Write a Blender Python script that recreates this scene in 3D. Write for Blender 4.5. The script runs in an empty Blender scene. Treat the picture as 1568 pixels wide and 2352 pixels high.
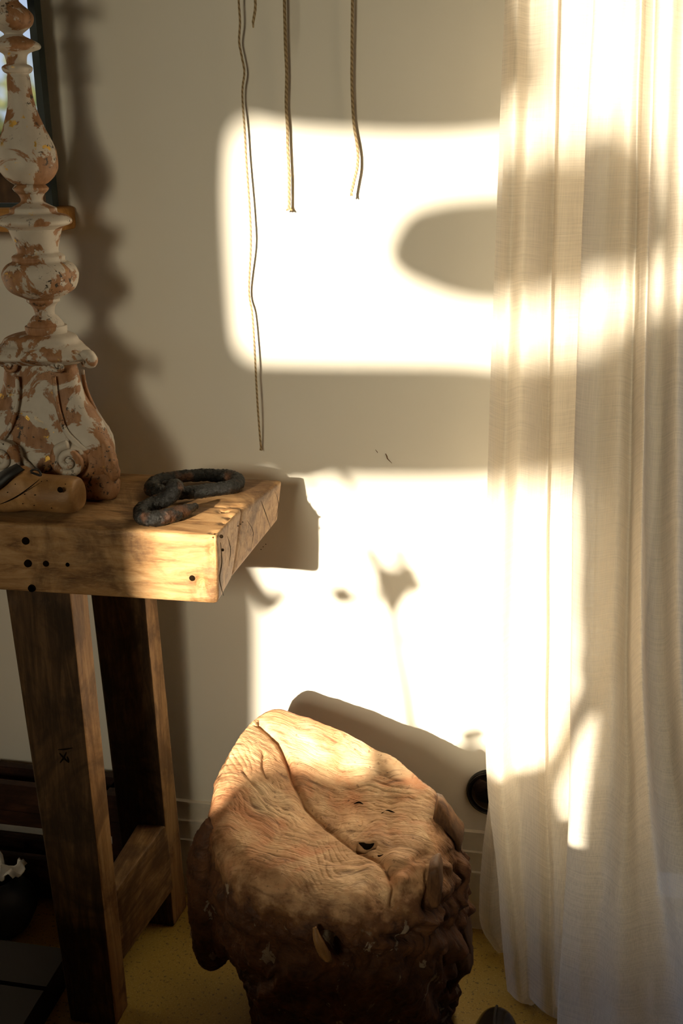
import bpy, bmesh, math, random
import numpy as np
from mathutils import Vector, Matrix
random.seed(7)
C = bpy.context.scene
PI = math.pi

# ------------------------------------------------------------------ camera
F, CX, CY, H = 2467.0, 784.0, 1176.0, 1.35       # focal length in pixels (1568x2352), eye height
_d = np.array([76.0, 7274.0, F]); _d /= np.linalg.norm(_d)
_Z = -_d
_fw = np.array([0, 0, 1.0]); _fw = _fw - _fw.dot(_Z) * _Z; _fw /= np.linalg.norm(_fw)
_rt = np.cross(_fw, _Z); _rt = _rt if _rt[0] > 0 else -_rt
_a = math.radians(11.2)
_X = math.cos(_a) * _rt - math.sin(_a) * _fw
_Y = math.sin(_a) * _rt + math.cos(_a) * _fw
cd = bpy.data.cameras.new('camera'); cam = bpy.data.objects.new('camera', cd); C.collection.objects.link(cam)
cd.sensor_fit = 'VERTICAL'; cd.sensor_height = 36.0; cd.sensor_width = 24.0
cd.lens = F / 2352.0 * 36.0; cd.clip_start = 0.02
right = Vector((_X[0], _Y[0], _Z[0])); up = -Vector((_X[1], _Y[1], _Z[1])); fwd = Vector((_X[2], _Y[2], _Z[2]))
M = Matrix((right, up, -fwd)).transposed().to_4x4(); M.translation = Vector((0, 0, H))
cam.matrix_world = M
C.camera = cam

def ray(px, py):
    v = np.array([px - CX, py - CY, F]); v /= np.linalg.norm(v)
    return np.array([v @ _X, v @ _Y, v @ _Z])
def at(px, py, y):                      # the point of a sight line that lies at depth y
    r = ray(px, py); return np.array([0, 0, H]) + r * (y / r[1])
def atz(px, py, z=0.0):                 # ... at height z
    r = ray(px, py); return np.array([0, 0, H]) + r * ((z - H) / r[2])
def proj(P):
    P = np.asarray(P, float) - [0, 0, H]
    v = P[..., 0:1] * _X + P[..., 1:2] * _Y + P[..., 2:3] * _Z
    return np.stack([CX + F * v[..., 0] / v[..., 2], CY + F * v[..., 1] / v[..., 2]], -1)
def depth(P):
    return float((np.asarray(P, float) - [0, 0, H]) @ np.array([_X[2], _Y[2], _Z[2]]))

# ------------------------------------------------------------------ world, sun, lights, exposure
WY = 1.638                               # the far wall
SUN = np.array([0.192, 0.954, -0.232]); SUN /= np.linalg.norm(SUN)
w = bpy.data.worlds.new('garden_sky'); C.world = w; w.use_nodes = True
nt = w.node_tree; nt.nodes.clear()
def wn(t, **k):
    n = nt.nodes.new(t)
    for a, b in k.items(): setattr(n, a, b)
    return n
tc = wn('ShaderNodeTexCoord'); sep = wn('ShaderNodeSeparateXYZ'); nt.links.new(tc.outputs['Generated'], sep.inputs[0])
n1 = wn('ShaderNodeTexNoise'); n1.inputs['Scale'].default_value = 44; n1.inputs['Detail'].default_value = 3
nt.links.new(tc.outputs['Generated'], n1.inputs['Vector'])
n2 = wn('ShaderNodeTexNoise'); n2.inputs['Scale'].default_value = 95; n2.inputs['Detail'].default_value = 2
nt.links.new(tc.outputs['Generated'], n2.inputs['Vector'])
fol = wn('ShaderNodeValToRGB'); e = fol.color_ramp.elements
e[0].position = .38; e[0].color = (.05, .10, .05, 1); e[1].position = .6; e[1].color = (.55, .5, .16, 1)
nt.links.new(n2.outputs['Fac'], fol.inputs[0])
skyc = wn('ShaderNodeValToRGB'); e = skyc.color_ramp.elements
e[0].position = .0; e[0].color = (.62, .72, .88, 1); e[1].position = .6; e[1].color = (.22, .38, .75, 1)
nt.links.new(sep.outputs['Z'], skyc.inputs[0])
gap = wn('ShaderNodeMath', operation='MULTIPLY_ADD'); nt.links.new(sep.outputs['Z'], gap.inputs[0]); gap.inputs[1].default_value = .9
nt.links.new(n1.outputs['Fac'], gap.inputs[2])
gr = wn('ShaderNodeValToRGB'); e = gr.color_ramp.elements; e[0].position = .52; e[1].position = .60
nt.links.new(gap.outputs[0], gr.inputs[0])
mx = wn('ShaderNodeMixRGB'); nt.links.new(gr.outputs[0], mx.inputs[0]); nt.links.new(fol.outputs[0], mx.inputs[1]); nt.links.new(skyc.outputs[0], mx.inputs[2])
hz = wn('ShaderNodeValToRGB'); e = hz.color_ramp.elements; e[0].position = .012; e[0].color = (.012, .015, .01, 1); e[1].position = .03; e[1].color = (1, 1, 1, 1)
nt.links.new(sep.outputs['Z'], hz.inputs[0])
ml = wn('ShaderNodeMixRGB', blend_type='MULTIPLY'); ml.inputs[0].default_value = 1
nt.links.new(mx.outputs[0], ml.inputs[1]); nt.links.new(hz.outputs[0], ml.inputs[2])
bgn = wn('ShaderNodeBackground'); bgn.inputs['Strength'].default_value = .9; nt.links.new(ml.outputs[0], bgn.inputs[0])
wo = wn('ShaderNodeOutputWorld'); nt.links.new(bgn.outputs[0], wo.inputs[0])

def aim(o, d):
    o.rotation_euler = Vector(d).to_track_quat('-Z', 'Y').to_euler()
sl = bpy.data.lights.new('sun', 'SUN'); sl.energy = 18.0; sl.angle = math.radians(.9); sl.color = (1, .88, .68)
so = bpy.data.objects.new('sun', sl); C.collection.objects.link(so); so.location = (-2.5, -4, 5); aim(so, SUN)
gl = bpy.data.lights.new('window_glow', 'AREA'); gl.shape = 'RECTANGLE'; gl.size = .8; gl.size_y = .8; gl.energy = 9.2; gl.spread = math.radians(56); gl.color = (1, .89, .62)
go = bpy.data.objects.new('window_glow', gl); C.collection.objects.link(go); go.location = (-.85, -2.7, 2.02); aim(go, (1.55, 4.3, -1.2))
def portal(name, loc, d, sx, sy):
    l = bpy.data.lights.new(name, 'AREA'); l.shape = 'RECTANGLE'; l.size = sx; l.size_y = sy; l.cycles.is_portal = True
    o = bpy.data.objects.new(name, l); C.collection.objects.link(o); o.location = loc; aim(o, d)
portal('portal_garden', (-2.9, -2.87, 1.7), (0, 1, 0), 1.2, 1.5)
portal('portal_side', (.83, 1.70, 1.3), (0, -1, 0), 1.3, 2.4)

C.view_settings.view_transform = 'Standard'; C.view_settings.look = 'None'
C.view_settings.exposure = 0.0; C.view_settings.gamma = 1.0; C.view_settings.use_curve_mapping = False
C.cycles.use_denoising = True; C.cycles.max_bounces = 8; C.cycles.sample_clamp_indirect = 4.0
C.cycles.transparent_max_bounces = 12

# ------------------------------------------------------------------ helpers
def fbm(P, scale=1.0, octaves=4, seed=0, gain=.5):
    P = np.asarray(P, float) * scale + seed * 17.31
    out = np.zeros(P.shape[:-1]); amp = 1.0; tot = 0
    for o in range(octaves):
        i = np.floor(P).astype(np.int64); f = P - i; u = f * f * (3 - 2 * f)
        acc = 0
        for dx in (0, 1):
            for dy in (0, 1):
                for dz in (0, 1):
                    h = ((i[..., 0] + dx) * 374761393 + (i[..., 1] + dy) * 668265263 + (i[..., 2] + dz) * 2147483647 + (seed + o) * 97531) & 0xffffffff
                    h = ((h ^ (h >> 13)) * 1274126177) & 0xffffffff
                    h = ((h ^ (h >> 16)) & 0xffff) / 65535.0
                    acc = acc + h * (u[..., 0] if dx else 1 - u[..., 0]) * (u[..., 1] if dy else 1 - u[..., 1]) * (u[..., 2] if dz else 1 - u[..., 2])
        out += (acc - .5) * 2 * amp; tot += amp; amp *= gain; P = P * 2.03 + 5.1
    return out / tot

def crom(P, n):                          # Catmull-Rom through the rows of P
    P = np.asarray(P, float); k = len(P); t = np.linspace(0, k - 1, n)
    i = np.clip(t.astype(int), 0, k - 2); f = (t - i).reshape((-1,) + (1,) * (P.ndim - 1))
    g = lambda j: P[np.clip(j, 0, k - 1)]
    a, b, c, d = g(i - 1), g(i), g(i + 1), g(i + 2)
    return .5 * (2 * b + (c - a) * f + (2 * a - 5 * b + 4 * c - d) * f**2 + (3 * b - a - 3 * c + d) * f**3)

def mobj(name, V, Fc, mat, parent=None, smooth=True, loc=None):
    V = np.asarray(V, float).reshape(-1, 3)
    if loc is not None: V = V - np.asarray(loc)
    me = bpy.data.meshes.new(name); me.from_pydata(V.tolist(), [], [tuple(map(int, f)) for f in Fc]); me.update()
    bm = bmesh.new(); bm.from_mesh(me); bmesh.ops.recalc_face_normals(bm, faces=bm.faces); bm.to_mesh(me); bm.free()
    if smooth: me.polygons.foreach_set('use_smooth', [True] * len(me.polygons))
    me.materials.append(mat)
    o = bpy.data.objects.new(name, me); C.collection.objects.link(o)
    if loc is not None: o.location = loc
    if parent is not None:
        o.parent = parent
        if loc is None:
            o.matrix_parent_inverse = Matrix.Identity(4)
            pl = parent_loc(parent); me.transform(Matrix.Translation(-pl))
    return o
def parent_loc(p):
    l = Vector(p.location)
    while p.parent: p = p.parent; l += Vector(p.location)
    return l
def tag(o, label, cat, group=None):
    o['label'] = label; o['category'] = cat
    if group: o['group'] = group
    return o
def thing(name, label, cat, loc, group=None):
    o = bpy.data.objects.new(name, None); C.collection.objects.link(o); o.location = loc; o.empty_display_size = .05
    return tag(o, label, cat, group)
def struct(o): o['kind'] = 'structure'; return o

def gridfaces(nu, nv, cu=False, cv=False, off=0):
    F_ = []
    for i in range(nu if cu else nu - 1):
        for j in range(nv if cv else nv - 1):
            a = i * nv + j; b = ((i + 1) % nu) * nv + j; c = ((i + 1) % nu) * nv + (j + 1) % nv; d = i * nv + (j + 1) % nv
            F_.append((a + off, b + off, c + off, d + off))
    return F_
def boxdata(x0, x1, y0, y1, z0, z1):
    V = [(x, y, z) for x in (x0, x1) for y in (y0, y1) for z in (z0, z1)]
    return V, [(0, 1, 3, 2), (4, 6, 7, 5), (0, 4, 5, 1), (2, 3, 7, 6), (0, 2, 6, 4), (1, 5, 7, 3)]
def box(name, b, mat, parent=None): V, Fc = boxdata(*b); return mobj(name, V, Fc, mat, parent, smooth=False)

def block(name, c8, mat, parent=None, n=(8, 8, 8), r=.006, amp=.0015, sc=18, seed=0, edge=0.0):
    """worn timber: a rounded box mapped through eight corners c8[i][j][k] (x, y, z ends), roughened"""
    c8 = np.array(c8, float).reshape(2, 2, 2, 3)
    size = [np.linalg.norm(c8[1, 0, 0] - c8[0, 0, 0]), np.linalg.norm(c8[0, 1, 0] - c8[0, 0, 0]), np.linalg.norm(c8[0, 0, 1] - c8[0, 0, 0])]
    def ax(m, L):
        e = min(r / L, .3); inner = np.linspace(e, 1 - e, m)
        return np.concatenate([[0, e * .3], inner, [1 - e * .3, 1]])
    A = [ax(n[k], size[k]) for k in range(3)]
    idx = {}; V = []; Fc = []
    def vid(i, j, k):
        key = (i, j, k)
        if key not in idx: idx[key] = len(V); V.append((A[0][i], A[1][j], A[2][k]))
        return idx[key]
    L = [len(a) for a in A]
    for s in (0, L[0] - 1):
        for j in range(L[1] - 1):
            for k in range(L[2] - 1): Fc.append((vid(s, j, k), vid(s, j + 1, k), vid(s, j + 1, k + 1), vid(s, j, k + 1)))
    for s in (0, L[1] - 1):
        for j in range(L[0] - 1):
            for k in range(L[2] - 1): Fc.append((vid(j, s, k), vid(j + 1, s, k), vid(j + 1, s, k + 1), vid(j, s, k + 1)))
    for s in (0, L[2] - 1):
        for j in range(L[0] - 1):
            for k in range(L[1] - 1): Fc.append((vid(j, k, s), vid(j + 1, k, s), vid(j + 1, k + 1, s), vid(j, k + 1, s)))
    U = np.array(V); S = np.array(size)
    P = U * S; lo = np.minimum(r, S * .3); Q = np.clip(P, lo, S - lo); D = P - Q; ln = np.linalg.norm(D, axis=1, keepdims=True)
    ln[ln == 0] = 1; rr = lo.min(); P = Q + D / ln * rr
    P = np.where(np.abs(D) > 0, P, np.where(np.isin(U, (0, 1)), U * S, P))
    U = np.clip(P / S, 0, 1)
    x, y, z = U[:, 0:1], U[:, 1:2], U[:, 2:3]
    W = sum((x if i else 1 - x) * (y if j else 1 - y) * (z if k else 1 - z) * c8[i, j, k] for i in (0, 1) for j in (0, 1) for k in (0, 1))
    cen = W.mean(0); dirs = np.sign(np.where(np.abs(U - .5) > .499, U - .5, 0)) + 0.0
    nE = (np.abs(U - .5) > .47).sum(1)
    nz = fbm(W, sc, 4, seed)
    W = W + dirs * (nz * amp)[:, None]
    if edge:
        e2 = np.clip(nE - 1, 0, 1) * np.clip(fbm(W, 45, 3, seed + 3) - .05, 0, 1) * edge
        W = W - dirs * e2[:, None]
    return mobj(name, W, Fc, mat, parent)

def tube(name, pts, rad, mat, parent=None, n=60, seg=10, rough=0.0, seed=0, caps=True, loc=None):
    P = crom(np.array(pts, float), n)
    R = crom(np.array(rad, float).reshape(-1, 1), n)[:, 0] if np.ndim(rad) else np.full(n, rad)
    T = np.gradient(P, axis=0); T /= np.linalg.norm(T, axis=1, keepdims=True)
    N = np.cross(T[0], [0.3, 1, .2]); N /= np.linalg.norm(N); V = []
    for i in range(n):
        N = N - T[i] * (N @ T[i]); N /= np.linalg.norm(N); B = np.cross(T[i], N)
        for k in range(seg):
            a = 2 * PI * k / seg; V.append(P[i] + R[i] * (math.cos(a) * N + math.sin(a) * B))
    V = np.array(V)
    if rough:
        c = np.repeat(P, seg, 0); d = V - c
        V = c + d * (1 + rough * (.6 * fbm(V, 110, 3, seed) + .5 * fbm(V, 330, 3, seed + 4)))[:, None]
    Fc = gridfaces(n, seg, cv=True)
    if caps: Fc += [tuple(range(seg))[::-1], tuple((n - 1) * seg + k for k in range(seg))]
    return mobj(name, V, Fc, mat, parent, loc=loc)

def ellipsoid(name, c, r, mat, parent=None, nu=24, nv=14, rough=.0, sc=30, seed=0, rot=None, sq=1.0):
    th = np.linspace(0, 2 * PI, nu, endpoint=False); ph = np.linspace(.02, PI - .02, nv)
    V = np.array([[math.sin(p) * math.cos(t), math.sin(p) * math.sin(t), math.cos(p)] for t in th for p in ph])
    V = np.sign(V) * np.abs(V) ** sq
    V = V * np.array(r)
    if rot is not None: V = V @ np.array(Matrix.Rotation(rot[1], 3, rot[0])).T
    V = V + np.array(c)
    if rough:
        d = V - np.array(c); V = np.array(c) + d * (1 + rough * fbm(V, sc, 4, seed))[:, None]
    Fc = gridfaces(nu, nv, cu=True) + [tuple(i * nv for i in range(nu)), tuple(i * nv + nv - 1 for i in range(nu))[::-1]]
    return mobj(name, V, Fc, mat, parent)

# ------------------------------------------------------------------ materials
class Mat:
    def __init__(s, name):
        s.m = bpy.data.materials.new(name); s.m.use_nodes = True; s.t = s.m.node_tree; s.b = s.t.nodes['Principled BSDF']; s.out = s.t.nodes['Material Output']
        s.tc = s.n('ShaderNodeTexCoord')
    def n(s, t, **k):
        x = s.t.nodes.new(t)
        for a, b in k.items(): setattr(x, a, b)
        return x
    def l(s, a, b): s.t.links.new(a, b)
    def map(s, scale=(1, 1, 1), rot=(0, 0, 0)):
        m = s.n('ShaderNodeMapping'); m.inputs['Scale'].default_value = scale; m.inputs['Rotation'].default_value = rot
        s.l(s.tc.outputs['Object'], m.inputs[0]); return m.outputs[0]
    def noise(s, vec, scale, detail=6, rough=.55, dist=0.0):
        x = s.n('ShaderNodeTexNoise'); x.inputs['Scale'].default_value = scale; x.inputs['Detail'].default_value = detail
        x.inputs['Roughness'].default_value = rough; x.inputs['Distortion'].default_value = dist; s.l(vec, x.inputs['Vector']); return x.outputs['Fac']
    def ramp(s, fac, stops, interp='LINEAR'):
        r = s.n('ShaderNodeValToRGB'); r.color_ramp.interpolation = interp; e = r.color_ramp.elements
        while len(e) < len(stops): e.new(.5)
        for q, (p, c) in zip(e, stops):
            q.position = p; q.color = (c, c, c, 1) if np.ndim(c) == 0 else (*c, 1)
        s.l(fac, r.inputs[0]); return r.outputs[0]
    def mix(s, fac, a, b, mode='MIX'):
        m = s.n('ShaderNodeMixRGB', blend_type=mode)
        for i, v in ((0, fac), (1, a), (2, b)):
            if hasattr(v, 'is_linked') or hasattr(v, 'links'): s.l(v, m.inputs[i])
            else: m.inputs[i].default_value = v if np.ndim(v) == 0 and i == 0 else (*v, 1)
        return m.outputs[0]
    def math(s, op, a, b=0.0):
        m = s.n('ShaderNodeMath', operation=op)
        for i, v in ((0, a), (1, b)):
            if hasattr(v, 'links'): s.l(v, m.inputs[i])
            else: m.inputs[i].default_value = v
        return m.outputs[0]
    def bump(s, h, strength=.3, dist=.002, prev=None):
        b = s.n('ShaderNodeBump'); b.inputs['Strength'].default_value = strength; b.inputs['Distance'].default_value = dist
        s.l(h, b.inputs['Height'])
        if prev is not None: s.l(prev, b.inputs['Normal'])
        s.l(b.outputs[0], s.b.inputs['Normal']); return b.outputs[0]
    def col(s, v):
        if hasattr(v, 'links'): s.l(v, s.b.inputs['Base Color'])
        else: s.b.inputs['Base Color'].default_value = (*v, 1)
    def rough(s, v):
        if hasattr(v, 'links'): s.l(v, s.b.inputs['Roughness'])
        else: s.b.inputs['Roughness'].default_value = v

def plain(name, c, rough=.6, metal=0.0, bump=0.0, sc=40):
    m = Mat(name); v = m.map()
    n = m.noise(v, sc, 5)
    m.col(m.mix(n, tuple(x * .82 for x in c), tuple(min(1, x * 1.15) for x in c))); m.rough(rough); m.b.inputs['Metallic'].default_value = metal
    if bump: m.bump(n, bump, .003)
    return m.m

def wood(name, dark, mid, light, stretch=(2, 22, 22), rot=(0, 0, 0), worn=.35, rough=.6):
    m = Mat(name); v = m.map(stretch, rot)
    g = m.noise(v, 3.2, 10, .62, .9); blot = m.noise(m.map(), 7, 6, .65, .9); fine = m.noise(m.map(tuple(x * 4 for x in stretch), rot), 5, 8, .7, .4)
    c = m.ramp(g, [(.28, dark), (.47, mid), (.72, light)])
    c = m.mix(m.ramp(blot, [(.42, 1), (.56, 0)]), c, m.mix(.75, c, tuple(x * .7 for x in dark)))
    c = m.mix(m.ramp(fine, [(.5, 0), (.75, worn)]), c, light)
    m.col(c); m.rough(rough); m.b.inputs['Specular IOR Level'].default_value = .3
    h = m.math('ADD', m.math('MULTIPLY', g, .6), m.math('MULTIPLY', fine, .5))
    m.bump(h, .5, .002); return m.m

M_wall = Mat('painted_plaster'); v = M_wall.map()
M_wall.col(M_wall.mix(M_wall.noise(v, 3, 4), (.74, .70, .62), (.80, .765, .69))); M_wall.rough(.75); M_wall.b.inputs['Specular IOR Level'].default_value = .2
M_wall.bump(M_wall.noise(v, 160, 4), .06, .001); M_wall = M_wall.m
M_dim = plain('room_plaster', (.26, .21, .15), .9)
M_trim = plain('painted_trim', (.72, .67, .58), .5)
m = Mat('speckled_stone_floor'); v = m.map()
c = m.mix(m.noise(v, 6, 5), (.29, .175, .024), (.42, .27, .05)); sp = m.noise(v, 170, 3, .5, .3)
c = m.mix(m.ramp(sp, [(.60, 0), (.66, .75)]), c, (.10, .06, .02)); sp2 = m.noise(v, 420, 2)
c = m.mix(m.ramp(sp2, [(.58, 0), (.66, .45)]), c, (.58, .42, .14)); m.col(c); m.rough(.55); m.bump(sp, .12, .001); M_floor = m.m
M_table = wood('worn_pale_timber', (.10, .042, .014), (.31, .165, .064), (.47, .295, .14), (3.5, 26, 20), worn=.5)
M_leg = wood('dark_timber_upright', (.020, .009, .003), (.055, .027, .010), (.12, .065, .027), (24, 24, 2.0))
M_legside = wood('paler_timber_side', (.12, .052, .016), (.27, .14, .050), (.42, .245, .105), (24, 24, 2.0))
M_str = wood('timber_crosspiece', (.07, .033, .010), (.18, .092, .032), (.32, .19, .08), (24, 2.0, 24))
M_end = Mat('timber_end_grain'); v = M_end.map((1, 1, 1))
wv = M_end.n('ShaderNodeTexWave', wave_type='RINGS', rings_direction='X'); wv.inputs['Scale'].default_value = 26; wv.inputs['Distortion'].default_value = 5; wv.inputs['Detail'].default_value = 3
M_end = M_end.m
M_hole = plain('painted_hole_dark', (.010, .006, .003), 1.0); M_hole.node_tree.nodes['Principled BSDF'].inputs['Specular IOR Level'].default_value = 0  # near-black colour standing in for the shade inside holes and cracks
m = Mat('forged_black_iron'); v = m.map(); n = m.noise(v, 160, 6, .7); n2_ = m.noise(v, 35, 4)
c = m.mix(m.ramp(n2_, [(.56, 0), (.68, .8)]), (.016, .015, .013), (.10, .042, .018)); m.col(c); m.rough(m.ramp(n, [(.3, .16), (.7, .40)])); m.b.inputs['Metallic'].default_value = .6
m.bump(n, .8, .0035); M_iron = m.m
M_gloss = plain('black_gloss', (.008, .007, .006), .12)
M_black = plain('dark_green_black_frame', (.012, .022, .020), .5)
M_oak = wood('orange_oak', (.30, .13, .03), (.46, .22, .055), (.58, .31, .10), (3, 24, 24), worn=.1)
M_cord = Mat('twisted_cord'); v = M_cord.map((1, 1, 1))
wv = M_cord.n('ShaderNodeTexWave', bands_direction='DIAGONAL'); wv.inputs['Scale'].default_value = 90; M_cord.l(v, wv.inputs['Vector'])
M_cord.col(M_cord.mix(wv.outputs['Fac'], (.20, .135, .065), (.42, .31, .17))); M_cord.rough(.9); M_cord.bump(wv.outputs['Fac'], .6, .001); M_cord = M_cord.m
m = Mat('mirror_glass'); m.col((.93, .95, .96)); m.rough(.03); m.b.inputs['Metallic'].default_value = 1.0; M_mirror = m.m

def gesso(name, amount=.505, gold=.72):
    m = Mat(name); v = m.map()
    base = m.noise(v, 19, 7, .62, .6); wd = m.noise(m.map((30, 30, 5)), 4, 6)
    white = m.mix(m.noise(v, 60, 4), (.46, .40, .33), (.60, .54, .46))
    brown = m.ramp(wd, [(.3, (.22, .095, .035)), (.7, (.40, .205, .095))])
    mask = m.ramp(base, [(amount - .012, 0), (amount + .012, 1)])
    c = m.mix(mask, white, brown)
    sp = m.noise(m.map((1, 1, 1)), 130, 5, .7, .4); big = m.noise(v, 18, 3)
    k = m.math('MULTIPLY', m.ramp(sp, [(.57, 0), (.60, 1)]), m.ramp(big, [(.5, 0), (.58, 1)]))
    c = m.mix(k, c, (.035, .022, .012))
    gd = m.math('MULTIPLY', m.ramp(m.noise(v, 70, 4), [(.60, 0), (.63, 1)]), m.ramp(m.noise(v, 12, 2, .5, 2.0), [(.58, 0), (.63, 1)]))
    c = m.mix(gd, c, (.75, .48, .12)); m.l(gd, m.b.inputs['Metallic'])
    m.col(c); m.rough(.6); m.bump(m.math('SUBTRACT', m.noise(v, 80, 5), mask), .45, .0012)
    return m.m
M_gesso = gesso('flaking_white_gesso'); M_gesso2 = gesso('bare_carved_foot', .30)
M_last = wood('boxwood', (.26, .125, .04), (.38, .20, .075), (.48, .28, .12), (4, 14, 14), worn=.1, rough=.42)
M_leather = plain('black_leather', (.012, .010, .009), .55, bump=.3)

# carved root wood
m = Mat('carved_root_wood'); v = m.map()
dn = m.n('ShaderNodeTexNoise'); dn.inputs['Scale'].default_value = 7; dn.inputs['Detail'].default_value = 2; m.l(v, dn.inputs['Vector'])
sub = m.n('ShaderNodeVectorMath', operation='SUBTRACT'); m.l(dn.outputs['Color'], sub.inputs[0]); sub.inputs[1].default_value = (.5, .5, .5)
scl = m.n('ShaderNodeVectorMath', operation='SCALE'); m.l(sub.outputs[0], scl.inputs[0]); scl.inputs['Scale'].default_value = .10
add = m.n('ShaderNodeVectorMath', operation='ADD'); m.l(v, add.inputs[0]); m.l(scl.outputs[0], add.inputs[1])
mp = m.n('ShaderNodeMapping'); mp.inputs['Rotation'].default_value = (0, 0, .9); mp.inputs['Scale'].default_value = (3.5, 34, 12); m.l(add.outputs[0], mp.inputs[0])
hair = m.noise(mp.outputs[0], 3.4, 5, .6, .3)
geo = m.n('ShaderNodeNewGeometry'); sn = m.n('ShaderNodeSeparateXYZ'); m.l(geo.outputs['Normal'], sn.inputs[0])
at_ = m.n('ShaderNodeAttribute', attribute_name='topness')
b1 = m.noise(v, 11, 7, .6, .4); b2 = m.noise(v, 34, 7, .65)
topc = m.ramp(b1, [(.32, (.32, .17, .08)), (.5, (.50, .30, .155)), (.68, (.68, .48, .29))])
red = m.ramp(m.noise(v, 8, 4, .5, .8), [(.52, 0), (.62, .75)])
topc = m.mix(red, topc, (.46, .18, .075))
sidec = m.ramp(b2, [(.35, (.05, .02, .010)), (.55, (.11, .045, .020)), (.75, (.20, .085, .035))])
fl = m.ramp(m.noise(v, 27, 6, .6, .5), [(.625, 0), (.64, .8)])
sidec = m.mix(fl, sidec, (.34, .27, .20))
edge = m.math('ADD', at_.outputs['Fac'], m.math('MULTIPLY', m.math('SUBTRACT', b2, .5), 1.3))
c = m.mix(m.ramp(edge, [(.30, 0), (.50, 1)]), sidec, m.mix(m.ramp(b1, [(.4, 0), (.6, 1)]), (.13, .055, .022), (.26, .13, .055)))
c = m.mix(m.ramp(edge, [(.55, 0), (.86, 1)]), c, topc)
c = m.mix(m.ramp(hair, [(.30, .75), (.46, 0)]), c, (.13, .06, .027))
c = m.mix(m.ramp(m.noise(v, 140, 4, .6), [(.62, 0), (.70, .6)]), c, (.10, .045, .02))
m.col(c); m.rough(.62); m.b.inputs['Specular IOR Level'].default_value = .3
h = m.math('ADD', m.math('MULTIPLY', m.ramp(hair, [(.3, 0), (.7, 1)]), 1.0), m.math('MULTIPLY', b2, .35))
m.bump(h, .55, .0045); M_root = m.m
M_rootbark = wood('root_bark', (.06, .025, .012), (.16, .075, .03), (.32, .17, .08), (20, 20, 4), worn=.15)

# linen
def linen(name, tint=(.90, .83, .72), see=.13):
    m = Mat(name); t = m.t; v = m.map((1, 1, 1))
    wx = m.noise(m.map((900, 900, 14)), 1, 3, .6); wy = m.noise(m.map((14, 14, 900)), 1, 3, .6); big = m.noise(m.map((60, 60, 3)), 1, 3)
    weave = m.math('ADD', m.math('MULTIPLY', wx, .5), m.math('MULTIPLY', wy, .5))
    colr = m.mix(weave, tuple(x * .80 for x in tint), tuple(min(1, x * 1.10) for x in tint))
    dif = m.n('ShaderNodeBsdfDiffuse'); tr = m.n('ShaderNodeBsdfTranslucent'); tp = m.n('ShaderNodeBsdfTransparent')
    m.l(colr, dif.inputs[0]); m.l(colr, tr.inputs[0])
    bp = m.n('ShaderNodeBump'); bp.inputs['Strength'].default_value = .25; bp.inputs['Distance'].default_value = .001; m.l(weave, bp.inputs['Height']); m.l(bp.outputs[0], dif.inputs['Normal'])
    m1 = m.n('ShaderNodeMixShader'); m1.inputs[0].default_value = .5; m.l(dif.outputs[0], m1.inputs[1]); m.l(tr.outputs[0], m1.inputs[2])
    m2 = m.n('ShaderNodeMixShader'); m.l(m.ramp(weave, [(.30, see * 2.2), (.56, see * .45)]), m2.inputs[0]); m.l(m1.outputs[0], m2.inputs[1]); m.l(tp.outputs[0], m2.inputs[2])
    m.l(m2.outputs[0], m.out.inputs['Surface']); t.nodes.remove(m.b); return m.m
M_linen = linen('sheer_cream_linen')

# ------------------------------------------------------------------ setting
X0, X1, YF, ZC = -3.7, 1.75, -2.80, 2.75
struct(box('floor', (X0, X1, YF - .1, WY + .1, -.08, 0), M_floor))
struct(box('ceiling', (X0, X1, YF - .1, WY + .1, ZC, ZC + .08), M_dim))
struct(box('wall_left', (X0 - .1, X0, YF - .1, WY + .1, 0, ZC), M_dim))
struct(box('wall_right', (X1, X1 + .1, YF - .1, WY + .1, 0, ZC), M_dim))
wall = struct(box('wall_back', (X0, .17, WY, WY + .12, 0, ZC), M_wall))
struct(box('wall_back_lintel', (.17, X1, WY, WY + .12, 2.5, ZC), M_wall))
# window beyond the curtain
win = thing('window_1', 'x', 'x', (.17, WY, 0)); del win['label']; del win['category']; struct(win)
for b in ((.17, .23, WY + .02, WY + .09, 0, 2.5), (X1 - .06, X1, WY + .02, WY + .09, 0, 2.5), (.23, X1 - .06, WY + .02, WY + .09, 2.43, 2.5), (.23, X1 - .06, WY + .02, WY + .09, 0, .09), (.93, .99, WY + .02, WY + .09, .09, 2.43)):
    box('window_frame', b, M_trim, win)
# baseboard: plinth with two stepped beads
bb = struct(box('baseboard_back', (X0, .17, WY - .014, WY, 0, .118), M_trim))
for z0, z1, t in ((.118, .122, .016), (.122, .158, .0105), (.158, .162, .0125), (.162, .197, .007), (.197, .201, .009)):
    box('bead', (X0, .17, WY - t, WY, z0, z1), M_trim, bb)
# small scuffs on the wall
def wp(px, py, g=.0): return at(px, py, WY - g)
tube('scuff', [wp(885, 1042, .0008), wp(888, 1048, .0008), wp(890, 1054, .0008), wp(900, 1064, .0008)], [.0006, .001, .0008, .0003], M_rootbark, wall, n=14, seg=6)
tube('scuff', [wp(862, 1033, .0005), wp(866, 1038, .0005), wp(867, 1040, .0005)], [.0003, .0005, .0003], M_rootbark, wall, n=8, seg=6)

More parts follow.
